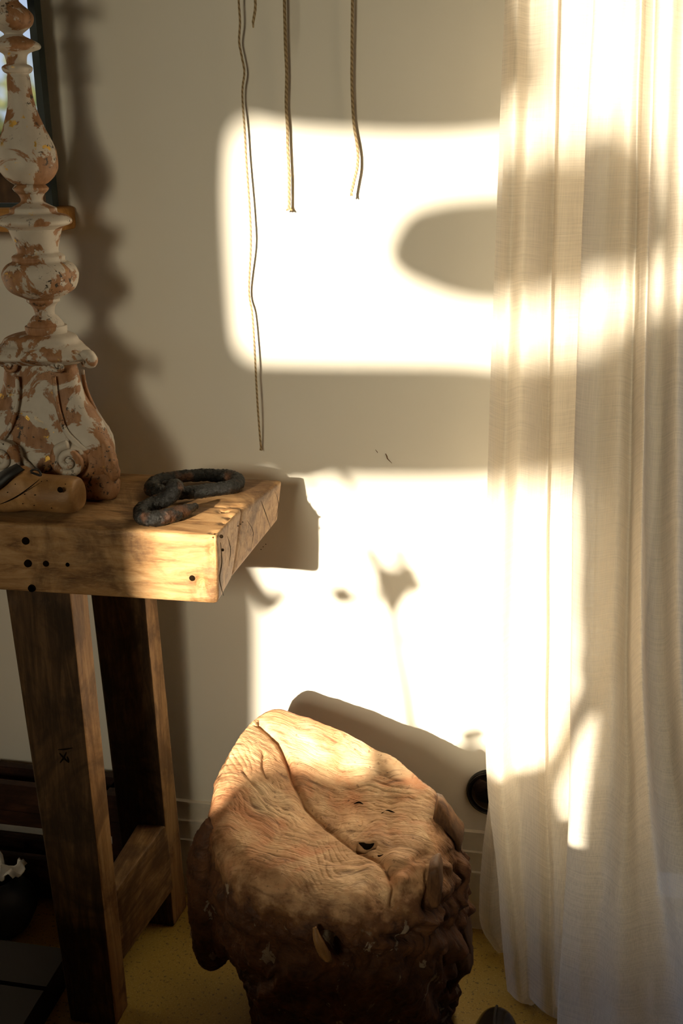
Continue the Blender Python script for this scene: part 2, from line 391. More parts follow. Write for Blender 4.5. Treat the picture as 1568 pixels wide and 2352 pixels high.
# ---- the opposite wall; its openings are shaped to throw the sun patches
def tosun(P, y=YF):                      # slide a point back along the sun's rays to depth y
    P = np.asarray(P, float); return P - SUN * ((P[1] - y) / SUN[1])
def opening(lst):
    out = []
    for (px, py, y) in lst:
        q = tosun(at(px, py, y)); out.append((q[0], q[2]))
    return out
CU = 1.46
up_open = opening([(535, 760, WY), (525, 600, WY), (518, 450, WY), (522, 330, WY), (532, 292, WY), (556, 272, WY), (600, 278, WY), (660, 296, WY), (760, 302, WY), (900, 310, WY), (1050, 310, WY), (1150, 296, WY),
                   (1175, 215, CU), (1238, 180, CU), (1222, 90, CU), (1185, -30, CU), (1185, -140, CU), (1700, -140, CU), (1720, 300, CU), (1700, 690, CU),
                   (1560, 730, CU), (1450, 770, CU), (1405, 812, CU), (1385, 838, CU), (1160, 850, CU), (1100, 838, WY), (800, 838, WY), (640, 836, WY), (575, 832, WY), (548, 805, WY)])
eye = opening([(908, 612, WY), (925, 560, WY), (960, 512, WY), (1040, 488, WY), (1140, 478, WY), (1240, 400, CU), (1330, 395, CU), (1420, 365, CU), (1500, 400, CU), (1550, 500, CU), (1575, 590, CU), (1500, 632, CU), (1400, 640, CU), (1300, 665, CU), (1200, 680, CU), (1130, 708, WY), (1060, 698, WY), (980, 668, WY), (930, 642, WY)])
low_open = opening([(592, 1800, WY), (590, 1600, WY), (590, 1400, WY), (580, 1250, WY), (572, 1095, WY), (620, 1085, WY), (660, 1100, WY), (700, 1092, WY), (800, 1096, WY), (1118, 1100, WY),
                    (1180, 1085, CU), (1250, 1080, CU), (1420, 1075, CU), (1425, 1300, CU), (1420, 1700, CU), (1410, 2050, CU), (1300, 2080, CU), (1100, 2000, CU), (1060, 1900, WY), (800, 1900, WY)])
YS = -.30
def on_screen(lst):
    out = []
    for (px, py, y) in lst:
        q = tosun(at(px, py, y), YS); out.append((q[0], q[2]))
    return out
scr = on_screen([(1500, 1040, CU), (1345, 1040, CU), (1338, 1085, CU), (1345, 1250, CU), (1338, 1380, CU), (1348, 1470, CU), (1338, 1510, CU), (1350, 1560, CU), (1325, 1600, CU), (1290, 1680, CU), (1258, 1758, CU), (1180, 1785, CU), (1122, 1795, CU), (1030, 1714, WY)])
scr += [(tosun(atz(px, py, z), YS)[0], tosun(atz(px, py, z), YS)[2]) for px, py, z in ((1000, 1800, .40), (935, 1765, .42), (900, 1735, .43), (885, 1745, .43), (850, 1785, .41), (760, 1782, .41), (690, 1758, .42), (600, 1764, .43), (540, 1800, .42), (488, 1880, .41))]
scr += [(scr[-1][0] - .25, scr[-1][1] - .06), (scr[-1][0] - .25, .0)]
tri = on_screen([(1378, 1600, CU), (1388, 1632, CU), (1370, 1760, CU), (1360, 1860, CU), (1358, 2000, CU), (1325, 1950, CU), (1268, 1838, CU), (1300, 1760, CU), (1345, 1665, CU)])
def grow(pts, d):
    P = np.array(pts, float); n = len(P); T_ = np.roll(P, -1, 0) - np.roll(P, 1, 0); T_ /= np.linalg.norm(T_, axis=1, keepdims=True)
    area = sum(P[i][0] * P[(i + 1) % n][1] - P[(i + 1) % n][0] * P[i][1] for i in range(n))
    N_ = np.stack([T_[:, 1], -T_[:, 0]], 1) * (1 if area > 0 else -1)
    return [tuple(q) for q in P + N_ * d]
up_open = grow(up_open, -.010); low_open = grow(low_open, -.010); eye = grow(eye, .017)
def newcu(t=.03):
    global cu
    cu = bpy.data.curves.new('outline', 'CURVE'); cu.dimensions = '2D'; cu.fill_mode = 'BOTH'; cu.extrude = t
newcu()
def spl(pts, smooth=True):
    if smooth:
        P = np.array(pts + [pts[0]]); Q = []
        for i in range(len(pts)):
            for f in (0, .25, .5, .75): Q.append(tuple(P[i] * (1 - f) + P[i + 1] * f))
        A = np.array(Q)
        for _ in range(3): A = (np.roll(A, 1, 0) + 2 * A + np.roll(A, -1, 0)) / 4
        pts = [tuple(q) for q in A]
    s = cu.splines.new('POLY'); s.points.add(len(pts) - 1); s.use_cyclic_u = True
    for q, (x, z) in zip(s.points, pts): q.co = (x, z, 0, 1)
spl([(X0, 0), (X1, 0), (X1, ZC), (X0, ZC)], False); spl(up_open); spl(low_open); spl([(-3.5, .95), (-2.3, .95), (-2.3, 2.45), (-3.5, 2.45)], False)
def plate(name, y, mat):
    co = bpy.data.objects.new('outline', cu); C.collection.objects.link(co); co.rotation_euler = (PI / 2, 0, 0); co.location = (0, y, 0)
    bpy.context.view_layer.update()
    dg = bpy.context.evaluated_depsgraph_get(); me = bpy.data.meshes.new_from_object(co.evaluated_get(dg)); me.transform(co.matrix_world)
    bpy.data.objects.remove(co); me.name = name; me.materials.clear(); me.materials.append(mat)
    o = bpy.data.objects.new(name, me); C.collection.objects.link(o); return o
wf = struct(plate('wall_front', YF, M_dim))
newcu(.008); xr = scr[0][0] + .06
spl(scr + [(xr, 0)]); spl(tri)
fs = plate('shadow_screen', YS, M_leg); tag(fs, 'cut-out screen added behind the camera to shape the shade, outside the picture', 'screen')  # added board whose outline shapes the shade on curtain and stool
# almond-shaped panel added to cast the oval shade; flowering sprig floats before the wall
def prism(name, pts, y0, y1, mat, parent):
    n = len(pts); V = [(x, y0, z) for x, z in pts] + [(x, y1, z) for x, z in pts]
    return mobj(name, V, [tuple(range(n)), tuple(range(2 * n - 1, n - 1, -1))] + [(i, (i + 1) % n, n + (i + 1) % n, n + i) for i in range(n)], mat, parent, smooth=False)
E_ = crom(np.array(eye + [eye[0]]), 80)[:-1]
prism('shadow_panel', [tuple(q) for q in E_], YF + .04, YF + .06, M_dim, wf)
ctr = E_.mean(0)
tube('panel_wire', [(ctr[0], YF + .05, ctr[1]), (ctr[0], YF + .05, (ctr[1] + ZC) / 2), (ctr[0], YF + .05, ZC)], .003, M_iron, wf, n=6, seg=6)
def sprig(lst, r): tube('sprig_stem', [tosun(at(px, py, WY), -.65) for px, py in lst], [q * 1.9 for q in r], M_rootbark, wf, n=24, seg=6)
sprig([(945, 1690), (935, 1600), (915, 1500), (905, 1420), (885, 1340)], [.007, .0065, .006, .006, .004])
sprig([(885, 1340), (850, 1280), (830, 1200), (800, 1120), (780, 1090)], [.005, .004, .004, .0035, .003])
sprig([(700, 1320), (745, 1345), (790, 1370), (830, 1380), (890, 1350)], [.003, .003, .005, .004, .003])
sprig([(575, 1300), (600, 1350), (622, 1385), (655, 1360)], [.004, .006, .009, .006])
for px, py, r in ((905, 1345, .022), (880, 1320, .014), (900, 1385, .015), (935, 1310, .013), (915, 1270, .011), (945, 1330, .012), (855, 1280, .011), (925, 1365, .010), (960, 1350, .009), (785, 1365, .015), (800, 1378, .010), (605, 1362, .010), (625, 1388, .012), (650, 1362, .009), (955, 1470, .009), (945, 1670, .010), (1075, 1690, .014), (1100, 1685, .012), (700, 1080, .016), (730, 1078, .014), (660, 1082, .014), (715, 1130, .006)):
    q = tosun(at(px, py, WY), -.65); r *= 1.5; ellipsoid('sprig_blossom', q, (r, r * .4, r), M_rootbark, wf, nu=10, nv=7, rough=.3, seed=px)
# furniture added to block the key light, below and beside the view
def cabinet(name, label, cat, b, doors):
    x0, x1, y0, y1, h = b
    t = thing(name, label, cat, ((x0 + x1) / 2, (y0 + y1) / 2, 0))
    box('carcass', (x0, x1, y0, y1, .06, h - .03), M_leg, t); box('top', (x0 - .015, x1 + .015, y0 - .015, y1 + .015, h - .03, h), M_leg, t)
    w_ = (x1 - x0) / doors
    for k in range(doors):
        dr = box('door', (x0 + k * w_ + .01, x0 + (k + 1) * w_ - .01, y1, y1 + .018, .09, h - .05), M_leg, t)
        box('handle', (x0 + (k + .82) * w_, x0 + (k + .86) * w_, y1 + .018, y1 + .035, h * .45, h * .6), M_iron, dr)
    for x in (x0 + .01, x1 - .06):
        for y in (y0 + .01, y1 - .06): box('leg', (x, x + .05, y, y + .05, 0, .06), M_leg, t)
cabinet('blocker_cabinet', 'tall dark cabinet added across the room to block light, outside the picture', 'blocker_cabinet', (-2.35, -1.40, -1.35, -1.0, 1.30), 2)
bn = thing('blocker_bench', 'low dark seat added in front of the camera to shade the floor, below the picture', 'blocker_bench', (-.5, .3, 0))
box('seat', (-1.35, .30, .16, .62, .52, .56), M_leg, bn)
for x in (-1.3, .2):
    for y in (.19, .53): box('leg', (x, x + .06, y, y + .06, 0, .52), M_leg, bn)
box('apron', (-1.3, .26, .57, .59, .05, .52), M_leg, bn)

# ------------------------------------------------------------------ table
ZT, ZB = .860, .757
tb = thing('console_table', 'thick worn timber console table against the wall, iron hook on its corner', 'table', (-.66, 1.43, 0))
def T(px, py, z=ZT): return atz(px, py, z)
fr = T(497, 1228); sm = T(556, 1166); bk = T(650, 1101)
frb = at(500, 1388, fr[1]); smb = at(514, 1373, sm[1] - .055); bkb = at(645, 1195, bk[1])
yl = 1.0
fl_ = np.array([-1.35, fr[1] - .015, ZT]); slb = np.array([-1.35, sm[1] - .02, ZT]); bl_ = np.array([-1.35, bk[1] - .01, ZT])
dn_ = np.array([0, 0, ZB - ZT])
smb = np.array([sm[0] - .012, sm[1] - .03, ZB + .002])
# c8[i=x][j=y][k=z]
block('plank', [[[fl_ + dn_, fl_], [slb + dn_, slb]], [[frb, fr], [smb, sm]]], M_table, tb, n=(150, 26, 24), r=.006, amp=.0026, sc=16, seed=1, edge=.022)
g_ = np.array([0, -.003, 0])
block('plank', [[[slb + dn_ + g_, slb + g_], [bl_ + dn_, bl_]], [[smb + g_, sm + g_], [np.array([bkb[0] - .004, bk[1], bkb[2]]), bk]]], M_table, tb, n=(150, 26, 24), r=.008, amp=.002, sc=16, seed=2, edge=.018)
for px, py, r in ((58, 1243, 8), (63, 1295, 8), (105, 1295, 6.5), (155, 1297, 4.5), (72, 1352, 8), (441, 1328, 6.5)):
    c0 = at(px, py, fr[1] - .001 - .015 * (497 - px) / 1250 * 1.0); rr = r * depth(c0) / F
    V = []; Fc = []
    for a in range(16):
        t_ = 2 * PI * a / 16
        for q, dy in ((1.15, .004), (1.05, -.0006), (.9, -.0006), (.85, .004)): V.append((c0[0] + rr * q * math.cos(t_), c0[1] + dy, c0[2] + rr * q * math.sin(t_)))
    Fc = gridfaces(16, 4, cu=True) + [tuple(a * 4 + 2 for a in range(16))]
    mobj('painted_hole', V, Fc, M_hole, tb)  # flat dark cap painted in place of an open hole
_n = np.cross(bk - fr, [0, 0, 1]); _n /= np.linalg.norm(_n)
def on_end(px, py, o=.0008):
    r_ = ray(px, py); t_ = ((fr - [0, 0, H]) @ _n) / (r_ @ _n); p_ = np.array([0, 0, H]) + r_ * t_
    return p_ - _n * (o if _n @ r_ > 0 else -o)
for lst, w_ in (([(505, 1246), (508, 1290), (503, 1330), (512, 1368)], .0009), ([(521, 1232), (528, 1262), (524, 1300)], .0005), ([(598, 1150), (606, 1172), (620, 1212)], .0006), ([(566, 1195), (580, 1222), (575, 1260)], .0004), ([(632, 1130), (638, 1160), (630, 1196)], .0004)):
    tube('crack', [on_end(*q) for q in lst], [w_ * .4] + [w_] * (len(lst) - 2) + [w_ * .3], M_hole, tb, n=24, seg=6)
for px, py, r_ in ((510, 1263, .0022), (507, 1232, .0028), (545, 1208, .001), (551, 1204, .001), (556, 1199, .001), (598, 1262, .0008), (603, 1256, .0008), (609, 1250, .0008)):
    ellipsoid('worm_hole', on_end(px, py), (r_, r_ * .6, r_), M_hole, tb, nu=10, nv=6)
def lean(px0, py0, px1, py1, y_bot, y_top, ztop=ZB + .002, zbot=0.0):
    """a leg's edge: along the line through two sight points, from the floor up to the underside of the top"""
    def P(z, y):
        lo, hi = 900.0, 3300.0
        for _ in range(40):
            md = (lo + hi) / 2; px = px0 + (px1 - px0) * (md - py0) / (py1 - py0)
            if at(px, md, y)[2] > z: lo = md
            else: hi = md
        return at(px, md, y)
    return P(zbot, y_bot), P(ztop, y_top)
def leg(fl, frt, br, yb, yt, th, seed):
    a = lean(*fl, yb, yt); b = lean(*frt, yb, yt); c = lean(*br, yb + th, yt + th)
    o = np.array([a[0][0] - b[0][0], 0, 0]); o2 = np.array([a[1][0] - b[1][0], 0, 0])
    d = (c[0] + o, c[1] + o2)
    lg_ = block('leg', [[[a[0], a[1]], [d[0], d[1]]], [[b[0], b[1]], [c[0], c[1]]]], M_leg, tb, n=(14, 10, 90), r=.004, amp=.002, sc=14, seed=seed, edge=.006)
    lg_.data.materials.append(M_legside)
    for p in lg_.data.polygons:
        if p.normal.x > .75: p.material_index = 1  # faces turned to the right get the paler timber
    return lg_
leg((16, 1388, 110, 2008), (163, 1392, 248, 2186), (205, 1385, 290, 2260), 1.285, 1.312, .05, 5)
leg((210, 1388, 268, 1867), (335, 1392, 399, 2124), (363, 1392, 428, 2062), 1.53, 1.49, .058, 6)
block('stretcher', [[[(-.675, 1.34, .085), (-.675, 1.34, .222)], [(-.675, 1.528, .085), (-.675, 1.528, .222)]], [[(-.640, 1.34, .085), (-.642, 1.34, .222)], [(-.618, 1.528, .085), (-.622, 1.528, .226)]]], M_str, tb, n=(10, 40, 24), r=.004, amp=.0015, seed=7, edge=.005)
# scratched mark on the front leg: a bar over a cross
def on_leg(px, py):
    t_ = (py - 1388) / (2330 - 1388); return at(px, py, 1.312 - .027 * t_ - .0012)
for a, b in (((133, 1722), (166, 1718)), ((136, 1730), (158, 1752)), ((152, 1728), (138, 1752)), ((154, 1738), (158, 1750))):
    tube('scratch', [on_leg(*a), on_leg((a[0] + b[0]) / 2, (a[1] + b[1]) / 2 + 1), on_leg(*b)], [.0005, .0012, .0005], M_hole, tb, n=8, seg=6)

# ------------------------------------------------------------------ candlestick
AY = 1.465
def axpx(py): return 22 + .112 * py
prof = [(-230, 40), (-190, 62), (-150, 60), (-110, 36), (-76, 36), (-66, 52), (-60, 92), (-50, 106), (-38, 100), (-30, 62), (-20, 42), (0, 42), (10, 50), (20, 62), (32, 73), (43, 76), (56, 73), (66, 64), (76, 53), (80, 52), (84, 58), (92, 74), (98, 86), (105, 92), (112, 90), (117, 78), (121, 68), (128, 62), (146, 61), (149, 66), (154, 73), (160, 74), (166, 71), (170, 65), (176, 67), (190, 70), (210, 73), (230, 77), (250, 83), (265, 89), (285, 98), (300, 105), (330, 121), (350, 128), (365, 131), (385, 132), (398, 128), (410, 120), (420, 110), (424, 103), (427, 106), (433, 111), (439, 108), (445, 102), (455, 98), (463, 100), (468, 108), (474, 120), (478, 128), (487, 130), (490, 134), (495, 152), (502, 161), (508, 164), (515, 161), (520, 148), (525, 141), (545, 137), (575, 133), (582, 138), (588, 147), (597, 148), (601, 152), (606, 163), (616, 173), (630, 179), (645, 178), (656, 175), (665, 170), (674, 158), (682, 142), (686, 136), (692, 136), (698, 130), (705, 126), (720, 125), (726, 131), (733, 138), (743, 146), (747, 147), (748, 153), (765, 153), (768, 150)]
split = [-20, 80, 147, 172, 424, 445, 489, 525, 577, 601, 686, 725, 769]
nm = ['drip_pan', 'knop', 'dish', 'collar', 'baluster', 'collar', 'spreading_foot', 'dish', 'cup', 'collar', 'knop', 'neck', 'spreading_foot']
base_c = at(112, 790, AY)
cs = thing('candlestick', 'tall turned and carved candlestick with flaking white paint over brown wood', 'candlestick', (base_c[0], AY, ZT))
lo = -1e9
for s_, name in zip(split, nm):
    seg_ = [p for p in prof if lo - .1 <= p[0] <= s_ + .1]
    nxt = [p for p in prof if p[0] > s_]
    if nxt and seg_[-1][0] < s_: seg_.append(nxt[0])
    lo = seg_[-1][0]
    S = crom(np.array(seg_, float), max(8, len(seg_) * 5)); V = []; NS = 56
    for py, ex in S:
        c0 = at(axpx(py), py, AY); r = max(.003, (ex - axpx(py)) * depth(c0) / F)
        V += [(c0[0] + r * math.cos(a), AY + r * math.sin(a), c0[2]) for a in np.linspace(0, 2 * PI, NS, endpoint=False)]
    V = np.array(V); cc = V.reshape(len(S), NS, 3).mean(1).repeat(NS, 0); d = V - cc
    V = cc + d * (1 + .012 * fbm(V, 60, 3, 4))[:, None]
    Fc = gridfaces(len(S), NS, cv=True) + [tuple(range(NS)), tuple((len(S) - 1) * NS + k for k in range(NS))]
    mobj(name, V, Fc, M_gesso, cs)
# three-sided base
BX, BYc = at(110, 900, AY)[0], AY
PH1 = math.radians(-22)
def zpx(py): return at(110, py, AY)[2]
def rpx(ex, py): c0 = at(110, py, AY); return (ex - 110) * depth(c0) / F
def tri(name, rows, mat, p=1.6, soft=.0):
    V = []; NS = 96
    for z, rf, rc in rows:
        for a in np.linspace(0, 2 * PI, NS, endpoint=False):
            k = (math.cos(3 * (a - PH1)) * .5 + .5) ** p; r = rf + (rc - rf) * k
            V.append((BX + r * math.cos(a), BYc + r * math.sin(a), z))
    V = np.array(V); d = V - np.array([BX, BYc, 0]); d[:, 2] = 0
    V = V + d * (.05 * fbm(V, 45, 4, 9))[:, None]
    return mobj(name, V, gridfaces(len(rows), NS, cv=True) + [tuple(range(NS)), tuple((len(rows) - 1) * NS + k for k in range(NS))], mat, cs)
rows = crom(np.array([(zpx(764), .034, .036), (zpx(770), .046, .052), (zpx(784), .052, .060), (zpx(789), .056, .070), (zpx(797), .060, .080), (zpx(803), .062, .086), (zpx(812), .062, .088), (zpx(818), .056, .078), (zpx(826), .048, .066)]), 36)
tri('plinth', rows, M_gesso, 1.5)
rows = crom(np.array([(zpx(812), .044, .050), (zpx(842), .042, .060), (zpx(880), .044, .066), (zpx(905), .047, .074), (zpx(940), .053, .090), (zpx(975), .060, .107), (zpx(1010), .064, .117), (zpx(1040), .066, .121), (zpx(1062), .064, .114), (zpx(1080), .058, .096), (zpx(1090), .05, .07)]), 60)
body = tri('body', rows, M_gesso, 2.2)
def spiral(cen, nrm, r0, name, par, mat, turns=2.0, hand=1):
    nrm = np.array(nrm, float); nrm /= np.linalg.norm(nrm); u = np.cross([0, 0, 1], nrm); u /= np.linalg.norm(u); vv = np.cross(nrm, u)
    pts = []; rad = []
    for k in range(26):
        f = k / 25; a = hand * (f * turns * 2 * PI) + PI / 2; r = r0 * (1 - f * .92)
        pts.append(cen + u * r * math.cos(a) + vv * r * math.sin(a) + nrm * r0 * (.1 + .35 * f)); rad.append(r0 * (.30 - .13 * f))
    tube(name, pts, rad, mat, par, n=90, seg=10, rough=.12)
for k in range(3):
    fa = PH1 - PI / 3 + k * 2 * PI / 3                      # face normal
    nrm = np.array([math.cos(fa), math.sin(fa), 0]); tg = np.array([-math.sin(fa), math.cos(fa), 0])
    for s in (-1, 1):
        ko = 0 if k == 0 else 1
        cen = np.array([BX, BYc, zpx(1022)]) + nrm * (.064 - .012 * ko) + tg * s * (.050 - .014 * ko)
        vo = ellipsoid('volute', cen, (.026, .026, .026), M_gesso, cs, nu=28, nv=16, rough=.08, sc=60, seed=k)
        vo.scale = (1, 1, 1)
        spiral(cen + nrm * .018, nrm, .024, 'scroll', vo, M_gesso, 1.9, s)
        # curled ear at the plinth corner
        cen = np.array([BX, BYc, zpx(826)]) + nrm * .047 + tg * s * .036
        spiral(cen, nrm, .011, 'curl', cs, M_gesso, 1.4, s)
        # raised border running down the face into the volute
        pts = [np.array([BX, BYc, zpx(py)]) + nrm * q + tg * s * h for py, q, h in ((850, .048, .027), (890, .050, .028), (930, .057, .033), (965, .066, .043), (992, .072, .060), (1010, .070, .075))]
        tube('moulding', pts, [.003, .0032, .0035, .004, .005, .004], M_gesso, cs, n=40, seg=8, rough=.15)
        pts = [np.array([BX, BYc, zpx(py)]) + nrm * q + tg * s * h for py, q, h in ((1062, .066, .003), (1045, .070, .012), (1028, .072, .022), (1005, .072, .034))]
        tube('moulding', pts, [.003, .004, .004, .003], M_gesso, cs, n=24, seg=8, rough=.15)
    ca = PH1 + k * 2 * PI / 3; cn = np.array([math.cos(ca), math.sin(ca), 0]); ct = np.array([-math.sin(ca), math.cos(ca), 0])
    bz = ZT
    base = np.array([BX, BYc, 0]) + cn * (.088 if k != 1 else .060)
    V = []; prof_f = [(.000, .030, .024), (.008, .036, .030), (.022, .035, .030), (.034, .030, .026), (.046, .024, .022), (.058, .022, .020)]
    R_ = crom(np.array(prof_f), 26); NS = 32
    for h, rx, ry in R_:
        for a in np.linspace(0, 2 * PI, NS, endpoint=False):
            toe = 1 + .09 * math.cos(5 * a) * max(0, math.cos(a))
            V.append(base + cn * (rx * math.cos(a) * toe) + ct * ry * math.sin(a) + [0, 0, bz + .001 + h])
    V = np.array(V); V[:, :2] += (fbm(V, 70, 3, k) * .0025)[:, None]
    mobj('foot', V, gridfaces(len(R_), NS, cv=True) + [tuple(range(NS)), tuple((len(R_) - 1) * NS + q for q in range(NS))], M_gesso2, cs)
    # acanthus tip curling out above the foot
    pts = [np.array([BX, BYc, zpx(py)]) + cn * q for py, q in ((985, .104), (1020, .114), (1045, .119), (1062, .122), (1072, .117))]
    tube('leaf_tip', pts, [.006, .012, .012, .010, .004], M_gesso2, cs, n=30, seg=12, rough=.35, seed=k)
    pts = [np.array([BX, BYc, zpx(py)]) + cn * q for py, q in ((815, .074), (803, .086), (808, .096), (820, .096), (826, .088))]
    tube('ear', pts, [.005, .008, .009, .008, .004], M_gesso, cs, n=30, seg=12, rough=.2, seed=k)

# ------------------------------------------------------------------ shoe last
ls = thing('shoe_last', 'wooden shoe last with black strap lying before the candlestick', 'shoe last', (-.75, 1.335, ZT))
V = []; NS = 40
ym = 1.340
stn = [(184, 1150, 1160, .004), (183, 1128, 1168, .012), (181, 1112, 1173, .020), (174, 1099, 1177, .026), (150, 1095, 1179, .030), (110, 1093, 1176, .031), (85, 1089, 1173, .030), (62, 1078, 1173, .029), (45, 1072, 1175, .029), (20, 1086, 1179, .032), (-20, 1112, 1184, .033), (-80, 1140, 1189, .034), (-130, 1158, 1190, .030), (-160, 1176, 1188, .010)]
S = crom(np.array(stn, float), 70)
for px, pt, pb, wd in S:
    a_, b_ = at(px, pt, ym), at(px, pb, ym - .01)
    zc, hz_ = (a_[2] + max(b_[2], ZT + .0035)) / 2, max(.001, (a_[2] - max(b_[2], ZT + .0035)) / 2)
    for k in range(NS):
        a = 2 * PI * k / NS; cc, ss = math.cos(a), math.sin(a)
        cc = math.copysign(abs(cc) ** .75, cc); ss = math.copysign(abs(ss) ** .7, ss)
        V.append((a_[0], ym + wd * cc * (1 - .25 * (ss > 0) * abs(ss)), zc + hz_ * ss))
last = mobj('body', V, gridfaces(len(S), NS, cv=True) + [tuple(range(NS)), tuple((len(S) - 1) * NS + k for k in range(NS))], M_last, ls)
c0 = at(138, 1125, ym - .031)
ellipsoid('painted_hole', c0, (.0042, .0022, .0042), M_hole, ls, nu=14, nv=8)  # dark spot painted in place of the hole in the last
for px, py in ((95, 1106), (56, 1135), (108, 1104), (80, 1137), (35, 1112), (150, 1112), (52, 1157), (78, 1161), (118, 1167), (17, 1131)):
    ellipsoid('worm_hole', at(px, py, ym - .0305), (.0008, .0006, .0008), M_hole, ls, nu=8, nv=6)
tube('crack', [at(x, y, ym - .0315) for x, y in ((92, 1100), (70, 1118), (45, 1136), (20, 1150), (-5, 1160))], [.0002, .0007, .0007, .0007, .0003], M_hole, ls, n=30, seg=6)
strap = []
P_ = crom(np.array([at(52, 1077, ym - .016), at(38, 1086, ym - .024), (at(20, 1098, ym - .031)), at(0, 1116, ym - .036), at(-25, 1135, ym - .038)]), 24)
Q_ = crom(np.array([at(38, 1066, ym + .002), at(25, 1072, ym - .004), at(8, 1080, ym - .010), at(-14, 1092, ym - .014), at(-40, 1108, ym - .012)]), 24)
V = []
for a, b in zip(P_, Q_):
    m_ = (a + b) / 2 + np.array([0, -.004, .004]); V += [a, a * .5 + m_ * .5 + [0, -.001, .002], m_, b * .5 + m_ * .5 + [0, -.001, .002], b, b + [.002, .003, -.003], m_ + [0, .004, -.004], a + [.002, .003, -.002]]
mobj('strap', V, gridfaces(24, 8, cv=True), M_leather, ls)
tube('lace', [at(70, 1083, ym), at(76, 1079, ym), at(86, 1079, ym - .005), at(92, 1085, ym - .01), at(93, 1092, ym - .012), at(82, 1089, ym - .01), at(72, 1085, ym - .004)], .0016, M_leather, ls, n=40, seg=8)

# ------------------------------------------------------------------ iron hook and ring
hk = thing('iron_hook', 'black forged iron hook with an open ring lying on the table corner', 'hook', (-.51, 1.42, ZT))
zr = ZT + .0130
def hp(px, py, dz=0.0): return atz(px, py, zr + dz)
tube('ring', [hp(408, 1133, .002), hp(440, 1131, .001), hp(490, 1125), hp(530, 1118), hp(545, 1108), hp(538, 1098), hp(505, 1093), hp(460, 1091), hp(415, 1095), hp(372, 1103), hp(353, 1113), hp(351, 1124), hp(372, 1131), hp(388, 1132, .002)],
     [.0098, .0098, .0100, .0105, .0108, .0105, .0105, .0100, .0100, .0105, .0115, .0115, .0110, .008], M_iron, hk, n=320, seg=32, rough=.26, seed=1)
tube('hook', [hp(418, 1125, .022), hp(409, 1116, .024), hp(399, 1118, .021), hp(396, 1133, .014), hp(380, 1146, .006), hp(345, 1161, .001), hp(325, 1174), hp(328, 1187), hp(352, 1191), hp(390, 1184), hp(425, 1172), hp(450, 1162, -.002)],
     [.0025, .008, .011, .0115, .0115, .0110, .0108, .0108, .0108, .0102, .0085, .0045], M_iron, hk, n=320, seg=32, rough=.28, seed=3)

# ------------------------------------------------------------------ mirror on its ledge
my = 1.585
A0, A1 = at(122, 476, my), at(75, 0, my)
mr = thing('mirror', 'dark-framed mirror reflecting trees, standing on the wooden ledge', 'mirror', (A0[0] - .2, my, A0[2]))
mx1 = A0[0]; mz = A0[2]; fw_ = .011
box('frame', (mx1 - fw_, mx1, my, my + .02, mz, 1.75), M_black, mr)
box('frame', (-1.30, mx1 - fw_, my, my + .02, mz, mz + .006), M_black, mr)
box('frame', (-1.30, -1.289, my, my + .02, mz + .006, 1.75), M_black, mr)
box('frame', (-1.289, mx1 - fw_, my, my + .02, 1.738, 1.75), M_black, mr)
box('glass', (-1.289, mx1 - fw_, my + .006, my + .012, mz + .006, 1.738), M_mirror, mr)
# ledge
B0 = at(134, 484, my - .01); zb_ = at(100, 533, my - .02)[2]
lg = block('wall_ledge', [[[(-1.36, my - .03, zb_), (-1.36, my - .03, mz)], [(-1.36, WY, zb_), (-1.36, WY, mz)]], [[(B0[0], my - .03, zb_), (B0[0], my - .03, mz)], [(B0[0], WY, zb_), (B0[0], WY, mz)]]], M_oak, None, n=(30, 6, 5), r=.006, amp=.0003, seed=3)
tag(lg, 'orange-brown wooden ledge on the wall carrying the mirror behind the candlestick', 'ledge')

# ------------------------------------------------------------------ cords
def cord(label, pts, rad, tuft=None, group=None, n=140):
    P = [at(px, py, y if y < 1.55 else WY - .004 - (WY - y) * .42) for px, py, y in pts]
    P = [np.array([P[0][0], P[0][1], z]) for z in (2.745, 2.4, 2.0)] + P; n += 60
    c_ = thing('hanging_cord', label, 'cord', P[0])
    tube('strand', P, rad, M_cord, c_, n=n, seg=8, rough=.12)
    if tuft:
        e = P[-1]
        for k in range(tuft):
            a = (k - (tuft - 1) / 2) * .5
            tube('fray', [e + [0, 0, .003], e + [math.sin(a) * .003, -.001 * (k % 2), -.003], e + [math.sin(a) * .007, .001 - .002 * (k % 2), -.006]], [.0017, .0015, .0012], M_cord, c_, n=6, seg=6)
    return c_
cord('longest thin cord hanging down almost to the table', [(546, -90, 1.600), (548, 0, 1.60), (551, 50, 1.605), (549, 95, 1.615), (555, 130, 1.612), (561, 165, 1.615), (557, 200, 1.618), (557, 235, 1.618), (562, 300, 1.615), (565, 360, 1.612), (570, 430, 1.608), (574, 490, 1.605), (576, 560, 1.603), (572, 668, 1.628), (579, 720, 1.615), (584, 790, 1.608), (588, 870, 1.602), (592, 940, 1.600), (597, 1005, 1.618), (599, 1026, 1.632)], .0016, 2)
cord('middle cord with a frayed end, hanging over the sunlit patch', [(652, -90, 1.615), (653, 0, 1.615), (655, 90, 1.618), (658, 170, 1.62), (657, 240, 1.622), (660, 290, 1.622), (661, 340, 1.62), (664, 400, 1.62), (664, 440, 1.618), (664, 474, 1.618)], .0023, 4)
cord('right-hand cord with a kinked, frayed end nearest the curtain', [(809, -90, 1.615), (809, 0, 1.615), (808, 120, 1.618), (808, 200, 1.62), (812, 280, 1.622), (819, 325, 1.618), (822, 355, 1.612), (820, 385, 1.605), (813, 415, 1.598), (807, 440, 1.592)], .0022, 2)
cord('short dark cord end showing at the top edge of the picture', [(583, -90, 1.50), (586, 0, 1.50), (586, 20, 1.50), (583, 40, 1.50), (581, 52, 1.50)], .0019, 1, n=40)

